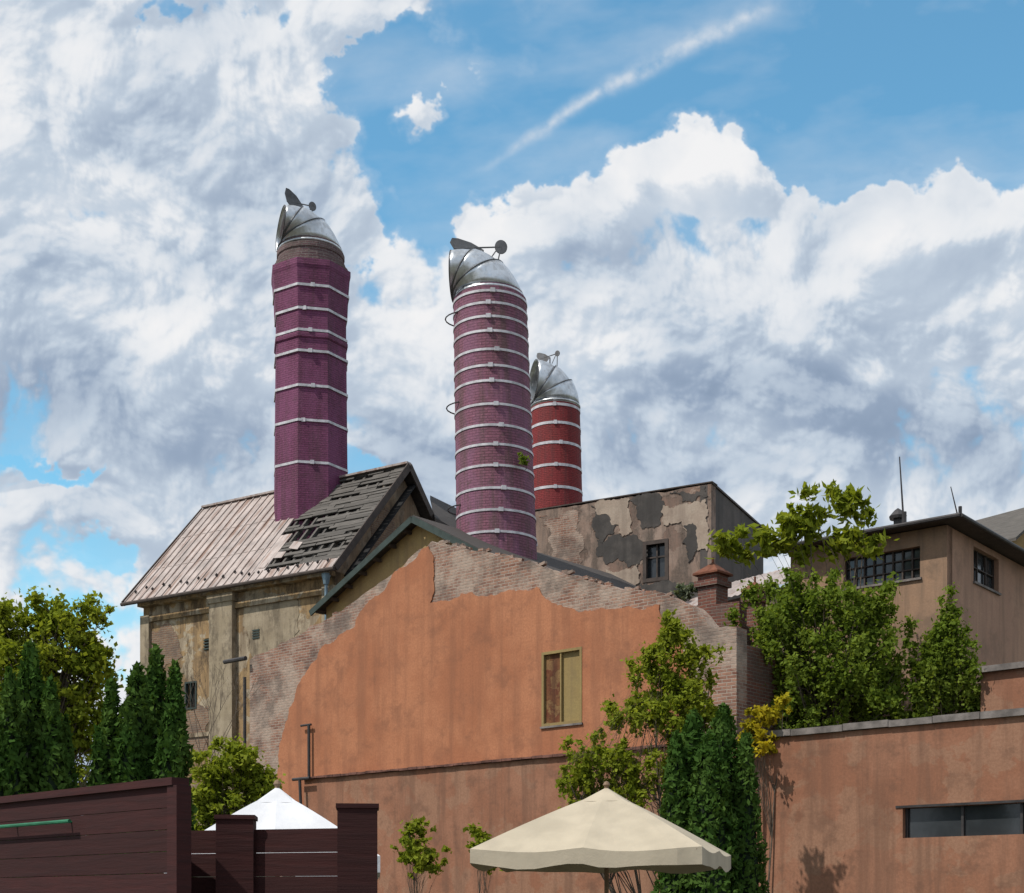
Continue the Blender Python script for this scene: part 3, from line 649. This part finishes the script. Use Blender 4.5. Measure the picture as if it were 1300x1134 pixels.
m=MB(); c=XY(1140,38.6); zz=ZZ(665,38.6); m.lathe(c,[(zz-.4,.12),(zz+.12,.12),(zz+.12,.22),(zz+.2,.24),(zz+.36,.10),(zz+.42,.02)],14); m.obj('roof_vent',M['darkm'])
an=empty('low_annex'); PA=Plane(XY(1245,32.7),XY(1300,32.0)); PA.panel('front_wall',rect(0,0,7,7.0),M['stucco_low'],an,.3)
m=MB(); PA.box(m,-.12,7.1,7.0,7.14,-3,.14); m.obj('roof_edge',M['copegrey'],an)
m=MB(); PA.box(m,.0,.3,0,6.99,-2.9,-.31); m.obj('side_wall',M['stucco_low'],an)
gb_=empty('gabled_house'); PQ=Plane(XY(1180,48),XY(1290,45.2))
zr=ZZ(643,47.0); ze=zr-1.6; hw=2.2
qe=PQ.L
m=MB(); m.hexa([PQ.pt(-3,ze,0),PQ.pt(qe,ze,0),PQ.pt(qe,zr,-hw),PQ.pt(-3,zr,-hw)],[PQ.pt(-3,ze+.1,0),PQ.pt(qe,ze+.1,0),PQ.pt(qe,zr+.1,-hw),PQ.pt(-3,zr+.1,-hw)])
m.hexa([PQ.pt(-3,zr,-hw),PQ.pt(qe,zr,-hw),PQ.pt(qe,ze,-2*hw),PQ.pt(-3,ze,-2*hw)],[PQ.pt(-3,zr+.1,-hw),PQ.pt(qe,zr+.1,-hw),PQ.pt(qe,ze+.1,-2*hw),PQ.pt(-3,ze+.1,-2*hw)]); m.obj('roof',M['lath'],gb_)
Pg=Plane(Vector(PQ.pt(qe-.3,0).xy),Vector(PQ.pt(qe-.3,0).xy)+PQ.B); Pg.panel('gable_wall',[(.1,0),(2*hw-.1,0),(2*hw-.1,ze),(hw,zr-.05),(.1,ze)],M['yellowwall'],gb_,.3)
PQ.panel('front_wall',rect(-3,0,qe-.35,ze),M['yellowwall'],gb_,.3,off=-.2)
sh_=empty('corrugated_shed'); Ps=Plane(XY(905,42.5),XY(1010,39.8)); zs1=ZZ(752,41); zs2=zs1+1.5
Ps.panel('front_wall',rect(-2.5,0,5,zs1),M['R'],sh_,.3,off=-.1)
m=MB(); n=60
for i in range(n+1):
    q_=-2.6+7.6*i/n; rz=.035*(i%2); m.v+=[Ps.pt(q_,zs1+rz,.15),Ps.pt(q_,zs2+rz,-3.2)]
for i in range(n): m.f.append((2*i,2*i+2,2*i+3,2*i+1))
m.obj('corrugated_roof',M['sheet'],sh_)
def stack(name,u0,u1,vt,Y,vb_cap,zb=0,mat='brickdk'):
    e_=empty(name); wd=(u1-u0)/F*Y; c=XY((u0+u1)/2,Y); P=Plane(c,c+PM.T); zt_=ZZ(vb_cap,Y); m=MB(); hw=wd/2*.72
    P.box(m,-hw,hw,zb,zt_-.35,-hw,hw); P.box(m,-hw-.07,hw+.07,zt_-.35,zt_-.2,-hw-.07,hw+.07); P.box(m,-hw,hw,zt_-.2,zt_-.05,-hw,hw); m.obj('brick_stack',M[mat],e_)
    m=MB(); h2=hw*1.35; a=[P.pt(-h2,zt_,-h2),P.pt(h2,zt_,-h2),P.pt(h2,zt_,h2),P.pt(-h2,zt_,h2)]; ap=P.pt(0,ZZ(vt,Y),0); m.v+=a+[x-Vector((0,0,.05)) for x in a]+[ap]
    m.f+=[(0,1,8),(1,2,8),(2,3,8),(3,0,8),(4,5,1,0),(5,6,2,1),(6,7,3,2),(7,4,0,3),(7,6,5,4)]; m.tube([ap-Vector((0,0,.05)),ap+Vector((0,0,.12))],.03,6); m.obj('pyramid_cap',M['rust'],e_)
stack('brick_chimney_stack',886,924,714,36.0,729,0); stack('brick_chimney_stack',945,972,738,38.0,750,0)
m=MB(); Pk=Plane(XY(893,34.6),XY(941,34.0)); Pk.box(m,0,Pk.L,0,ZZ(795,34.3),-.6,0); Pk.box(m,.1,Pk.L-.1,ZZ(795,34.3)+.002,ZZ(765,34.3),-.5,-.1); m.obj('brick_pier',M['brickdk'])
# ------------------------------------------------------------------ foliage
def leafmesh(name,P,Nn,size,mat,parent,elong=1.5,up=None):
    n=len(P); a=rng.normal(size=(n,3))
    if up is not None: a=a*(1-up)+np.array([0,0,1.0])*up*1.5+Nn*up*.6
    a/=np.linalg.norm(a,axis=1)[:,None]+1e-9
    b=np.cross(a,Nn+rng.normal(size=(n,3))*.5); b/=np.linalg.norm(b,axis=1)[:,None]+1e-9
    c=np.cross(a,b)*.12
    s=(size*rng.uniform(.6,1.3,n))[:,None]
    v=np.empty((n,4,3)); v[:,0]=P-a*s*elong*.5; v[:,1]=P+b*s*.5+c*s; v[:,2]=P+a*s*elong*.5; v[:,3]=P-b*s*.5+c*s
    me=bpy.data.meshes.new(name); me.vertices.add(n*4); me.vertices.foreach_set('co',v.reshape(-1)); me.loops.add(n*4); me.loops.foreach_set('vertex_index',np.arange(n*4,dtype=np.int32))
    me.polygons.add(n); me.polygons.foreach_set('loop_start',np.arange(0,n*4,4,dtype=np.int32)); me.polygons.foreach_set('loop_total',np.full(n,4,dtype=np.int32)); me.update(); me.validate()
    me.materials.append(mat); o=bpy.data.objects.new(name,me); scene.collection.objects.link(o); o.parent=parent; return o
def tree(name,u0,Y,lobes,mat,ncl,nl,leaf=.11,clr=.38,tr=.09,zb=0,stems=1,droop=0,depth=1.0,flat=.75,elong=1.5,stray=.0,limbf=1.0):
    e_=empty(name); k=Y/F; base=V3(XY(u0,Y),zb); cl=[]
    area=sum(a[2]*a[3] for a in lobes)
    for (u,v,ru,rv) in lobes:
        c=PX(u,v,Y); m=max(2,int(ncl*ru*rv/area))
        for _ in range(m):
            q=rng.normal(size=3); q=q/np.linalg.norm(q)*rng.uniform(.1,1.08)**.6*(1+stray*abs(rng.normal()))
            cl.append(np.array(c)+q*np.array([ru*k,ru*k*depth,rv*k]))
    cl=np.array(cl); mb=MB()
    c0=cl.mean(0); tops=[]
    for s_ in range(stems):
        tg=cl[rng.integers(len(cl))] if stems>1 else np.array([c0[0],c0[1],cl[:,2].max()-.3])
        pts=[]
        for i in range(7):
            f=i/6; p=np.array(base)*(1-f)+tg*f; p[0]+= (np.array(base)[0]-tg[0])*-.25*math.sin(f*math.pi)*.3+rng.normal()*.05*(0<i<6)
            pts.append(Vector(p))
        mb.tube(pts,[tr*(1-.85*i/6) for i in range(7)],7); tops.append(pts)
    for c in cl:
        if rng.random()>limbf: continue
        pts=tops[rng.integers(len(tops))]; cand=[i for i in range(1,7) if pts[i].z<c[2]-.1] or [1]; j=cand[-1] if len(cand)<2 else cand[rng.integers(max(0,len(cand)-3),len(cand))]
        a=pts[j]; b=Vector(c); md=a.lerp(b,.5)+Vector((0,0,.12*(b-a).length)); r=min(.035,tr*(1-.85*j/6)*.4); mb.tube([a,md,b],[r,r*.6,r*.25],5,False)
    mb.obj('trunk_and_limbs',M['bark'],e_)
    P=[];Nn=[]
    for c in cl:
        r=clr*rng.uniform(.45,1.3); m=int(nl*(r/clr)**2); q=rng.normal(size=(m,3)); q/=np.linalg.norm(q,axis=1)[:,None]; rad_=r*np.abs(rng.normal(0,.62,m)).clip(0,1.7)
        pp=q*rad_[:,None]; pp[:,2]*=flat
        if droop: pp[:,2]-=droop*rng.uniform(0,1,m)**1.5*(rng.random(m)<.5)
        P.append(c+pp); Nn.append(q*.5+np.array([0,0,.6]))
    leafmesh('foliage',np.concatenate(P),np.concatenate(Nn),leaf,mat,e_,elong=elong); return e_
def thuja(name,spires,mat=None,dens=5600):
    e_=empty(name); P=[];Nn=[]; mb=MB(); tk=MB()
    for (u,v,hwpx,Y) in spires:
        c=XY(u,Y); H=ZZ(v,Y); R=hwpx*Y/F; ph=rng.uniform(0,6.28,8); m=int(dens*R*H/3.5)
        prof=lambda h:R*np.clip((1-h),0,1)**.5*np.clip(.80+h*1.0,0,1.0)
        h=rng.beta(1.0,1.1,m); a=rng.uniform(0,2*np.pi,m)
        lump=1+.12*np.sin(3*a+ph[0]+h*13)+.11*np.sin(5*a+ph[1]-h*27)+.10*np.sin(2*a+ph[2]+h*45)+.07*np.sin(7*a+ph[3]+h*60)
        r=prof(h)*lump*rng.uniform(.80,1.05,m)
        p=np.stack([c.x+r*np.cos(a),c.y+r*np.sin(a),h*H+rng.uniform(-.05,.12,m)],1); P.append(p); Nn.append(np.stack([np.cos(a),np.sin(a),np.full(m,.3)],1))
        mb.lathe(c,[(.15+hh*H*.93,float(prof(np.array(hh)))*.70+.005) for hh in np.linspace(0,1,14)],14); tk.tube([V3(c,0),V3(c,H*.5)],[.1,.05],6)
    mb.obj('dark_core',M['thujac'],e_); tk.obj('trunk',M['bark'],e_)  # dark filler cones, block the view through the fronds
    leafmesh('fronds',np.concatenate(P),np.concatenate(Nn),.07,mat or M['thuja'],e_,elong=2.0,up=.35); return e_
thuja('thuja_hedge',[(38,822,40,21),(12,856,34,20.5),(-8,905,32,20),(64,870,36,20.8),(84,915,24,21)])
thuja('thuja_hedge',[(198,828,36,22),(174,848,40,21.5),(222,848,32,21.8),(142,868,34,21.6),(162,895,34,21.2),(214,905,36,21.2),(124,930,22,21)])
thuja('thuja_tree',[(918,900,46,25.5),(880,908,50,25.3),(946,935,32,25.2),(858,935,32,25),(900,935,48,24.8)])
tree('deciduous_tree',50,32,[(15,800,40,28),(60,780,30,18),(95,792,40,24),(115,850,28,45),(60,850,60,45),(100,930,38,60),(10,870,40,60)],M['lime'],300,130,.09,.27,.14,stray=.15)
tree('leafy_bush',295,29,[(290,975,42,28),(330,1000,25,25),(262,1010,25,35),(300,1040,50,40)],M['lime'],150,130,.08,.2,.04,stems=4,stray=.15)
tree('birch_tree',845,28.5,[(848,798,10,32),(868,815,16,20),(890,825,22,16),(835,850,32,30),(870,865,34,38),(820,900,42,22),(870,915,42,35),(795,905,25,10),(760,955,40,22),(735,990,28,22),(800,985,48,34),(780,1040,50,40),(745,1050,30,30)],M['lime'],430,85,.07,.16,.05,stems=5,droop=.25,stray=.25,limbf=.5)
tree('ash_tree',1045,33.5,[(1020,755,50,28),(985,790,38,42),(1085,775,50,30),(1115,765,20,20),(1040,830,90,50),(975,860,40,45),(1110,850,42,50),(1060,900,85,35),(1125,900,30,30),(1000,910,40,25)],M['mid'],480,130,.078,.22,.08,droop=.35,stray=.25,limbf=.4)
tree('ailanthus_tree',1043,35.5,[(1045,628,26,12),(1085,645,28,18),(1012,655,36,20),(958,688,36,13),(928,696,14,8),(1000,690,40,14),(1085,690,26,22),(1040,672,40,18)],M['lime'],85,36,.12,.26,.055,droop=.25,depth=.5,flat=.55,elong=2.3,stray=.3,limbf=.22,stems=3)
tree('weeping_birch',1205,33.2,[(1205,785,13,27),(1190,820,24,30),(1215,830,26,30),(1205,870,38,32),(1235,890,16,25),(1180,890,22,25)],M['mid'],240,90,.07,.16,.05,droop=.5,stray=.3,limbf=.5)
tree('yellow_shrub',965,31.0,[(972,905,24,14),(955,925,16,12),(992,890,10,10),(965,945,28,12)],M['yel'],55,60,.085,.14,.03,stems=3,stray=.2)
tree('small_shrub',535,30,[(535,1050,20,14),(535,1085,34,28)],M['lime'],60,60,.08,.14,.02,stems=4)
tree('small_shrub',610,32,[(608,1055,12,8),(612,1085,26,24)],M['lime'],44,60,.08,.14,.02,stems=4)
tree('parapet_weed',872,37.0,[(875,750,16,10),(860,762,12,8)],m_leaf('grey_leaf',(.14,.17,.10),(.2,.22,.15),.3),20,70,.07,.13,.02,zb=ZZ(775,37))
tree('chimney_weed',667,40.9,[(665,580,7,6),(670,588,5,5)],M['mid'],9,80,.06,.11,.012,zb=ZZ(596,40.9))
P=[];Nn=[]; dt=empty('distant_trees'); mb=MB()
for i in range(60):
    x=-75+i*1.9+rng.uniform(-.6,.6); y=95+rng.uniform(-6,6); h=rng.uniform(8,13) if x<-5 else rng.uniform(6,10)
    mb.tube([(x,y,0),(x,y,h*.7)],[.25,.08],6)
    for j in range(7):
        c=np.array([x,y,h*.6])+rng.normal(size=3)*np.array([1.3,1.2,h*.2]); m=260; q=rng.normal(size=(m,3)); q/=np.linalg.norm(q,axis=1)[:,None]; P.append(c+q*rng.uniform(.6,1.5,m)[:,None]); Nn.append(q)
mb.obj('trunks',M['bark'],dt); leafmesh('crowns',np.concatenate(P),np.concatenate(Nn),.3,M['far'],dt)
mb=MB(); r_=random.Random(3)
def br(p,d_,l,r,dep):
    q=p+d_*l; mb.tube([p,p.lerp(q,.5)+Vector((r_.uniform(-.05,.05),0,.03)),q],[r,r*.8,r*.6],5,False)
    if dep:
        for _ in range(3):
            nd=(d_+Vector((r_.uniform(-.6,.6),r_.uniform(-.5,.5),r_.uniform(-.1,.5)))).normalized(); br(q,nd,l*.6,r*.6,dep-1)
br(V3(XY(262,33),0),Vector((.02,0,1)),3.2,.024,4); mb.obj('bare_shrub',M['bark'])
# ------------------------------------------------------------------ parasols
def parasol(name,u,v,Y,hw_,mat,rot,rise=.95):
    e_=empty(name); ap=PX(u,v,Y); n=8; rings=8; mb=MB(); sub=6
    def rr(a):
        s_=math.pi/2; b=((a-rot)%s_)-s_/2; return hw_/math.cos(b)
    N_=n*sub
    for i in range(rings+1):
        f=i/rings
        for j in range(N_):
            a=2*math.pi*j/N_; b=(a-rot)%(math.pi/4); sag=math.sin(b/(math.pi/4)*math.pi)*.06*f
            r=rr(a)*f+.02; mb.v.append(Vector((ap.x+r*math.cos(a),ap.y+r*math.sin(a),ap.z-rise*(f**1.12)-sag)))
    for i in range(rings):
        for j in range(N_): mb.f.append((i*N_+j,(i+1)*N_+j,(i+1)*N_+(j+1)%N_,i*N_+(j+1)%N_))
    o=len(mb.v)
    for j in range(N_):
        p=mb.v[rings*N_+j]; mb.v.append(p-Vector((0,0,.2+.02*math.sin(j*1.3))))
    for j in range(N_): mb.f.append((rings*N_+j,o+j,o+(j+1)%N_,rings*N_+(j+1)%N_))
    mb.obj('canopy',mat,e_,False)
    mb=MB(); N3=32
    for i in range(4):
        f=i/3
        for j in range(N3): a=2*math.pi*j/N3; r=rr(a)*.34*f*.6+.015; mb.v.append(Vector((ap.x+r*math.cos(a),ap.y+r*math.sin(a),ap.z+.06-.20*f)))
    for i in range(3):
        for j in range(N3): mb.f.append((i*N3+j,(i+1)*N3+j,(i+1)*N3+(j+1)%N3,i*N3+(j+1)%N3))
    mb.obj('vent_cap',mat,e_,False)
    mb=MB(); mb.tube([(ap.x,ap.y,0),(ap.x,ap.y,ap.z+.08)],.03,8); mb.lathe(Vector((ap.x,ap.y)),[(ap.z+.06,.02),(ap.z+.10,.05),(ap.z+.14,.03),(ap.z+.15,.005)],10)
    for j in range(8):
        a=rot+j*math.pi/4; r=rr(a+1e-4); mb.tube([(ap.x,ap.y,ap.z-.06),(ap.x+r*.97*math.cos(a),ap.y+r*.97*math.sin(a),ap.z-rise-.04)],.014,5)
    mb.lathe(Vector((ap.x,ap.y)),[(0,.3),(.08,.3),(.1,.05)],16)
    mb.obj('pole_and_ribs',M['pole'],e_)
parasol('garden_parasol',770,1006,19,1.50,M['canvasb'],.5,.80)
parasol('garden_parasol',352,1006,17,1.20,M['canvasw'],.9,.80)
# ------------------------------------------------------------------ terrace fence
tf=empty('wooden_fence'); Pf=Plane(XY(-60,11.2),XY(222,9.0)); zt_=EYE+157/F*9
mb=MB(); nb=9
for i in range(nb):
    z0_=zt_-.02-(i+1)*.14; Pf.box(mb,-1.5,Pf.L-.06,z0_+.002,z0_+.138,-.03,0.0)
Pf.box(mb,-1.5,Pf.L+.01,zt_-.02,zt_+.03,-.1,.03)
Pf.box(mb,Pf.L-.06,Pf.L+.05,0,zt_-.022,-.09,.02); Pf.box(mb,Pf.L*.4,Pf.L*.4+.1,0,zt_-.022,-.12,-.031)
mb.obj('board_panel',M['fence'],tf)
mb=MB()
for (u,v,Yp,wd) in ((300,1036,9.6,.25),(454,1022,9.3,.26)):
    c=XY(u,Yp); P=Plane(c,c+Vector((1,.1))); zp=ZZ(v,Yp); P.box(mb,-wd/2,wd/2,0,zp-.03,-wd/2,wd/2); P.box(mb,-wd/2-.01,wd/2+.01,zp-.029,zp,-wd/2-.01,wd/2+.01)
mb.obj('posts',M['fence'],tf)
mb=MB(); Pr=Plane(XY(240,9.7),XY(454,9.35))
for i in range(8): z0_=2.12-(i+1)*.16; Pr.box(mb,0,Pr.L,z0_,z0_+.157,-.02,.01)
mb.obj('rails',M['fence'],tf)
mb=MB(); a=Pf.st(100,1043); mb.tube([Pf.pt(-1.4,a[1],.07),Pf.pt(a[0],a[1],.07)],.014,8)
for q in (a[0]-.1,a[0]-.9,a[0]-1.8): mb.tube([Pf.pt(q,a[1],.07),Pf.pt(q,a[1],0)],.008,6)
mb.obj('green_rail',M['green'],tf)
bpy.context.view_layer.update()
import bmesh
for o in scene.objects:
    if o.type=='MESH' and len(o.data.polygons)<6000 and not o.name.startswith(('foliage','fronds','crowns')):
        bm=bmesh.new(); bm.from_mesh(o.data); bmesh.ops.recalc_face_normals(bm,faces=bm.faces); bm.to_mesh(o.data); bm.free()
print('objects',len(scene.objects))
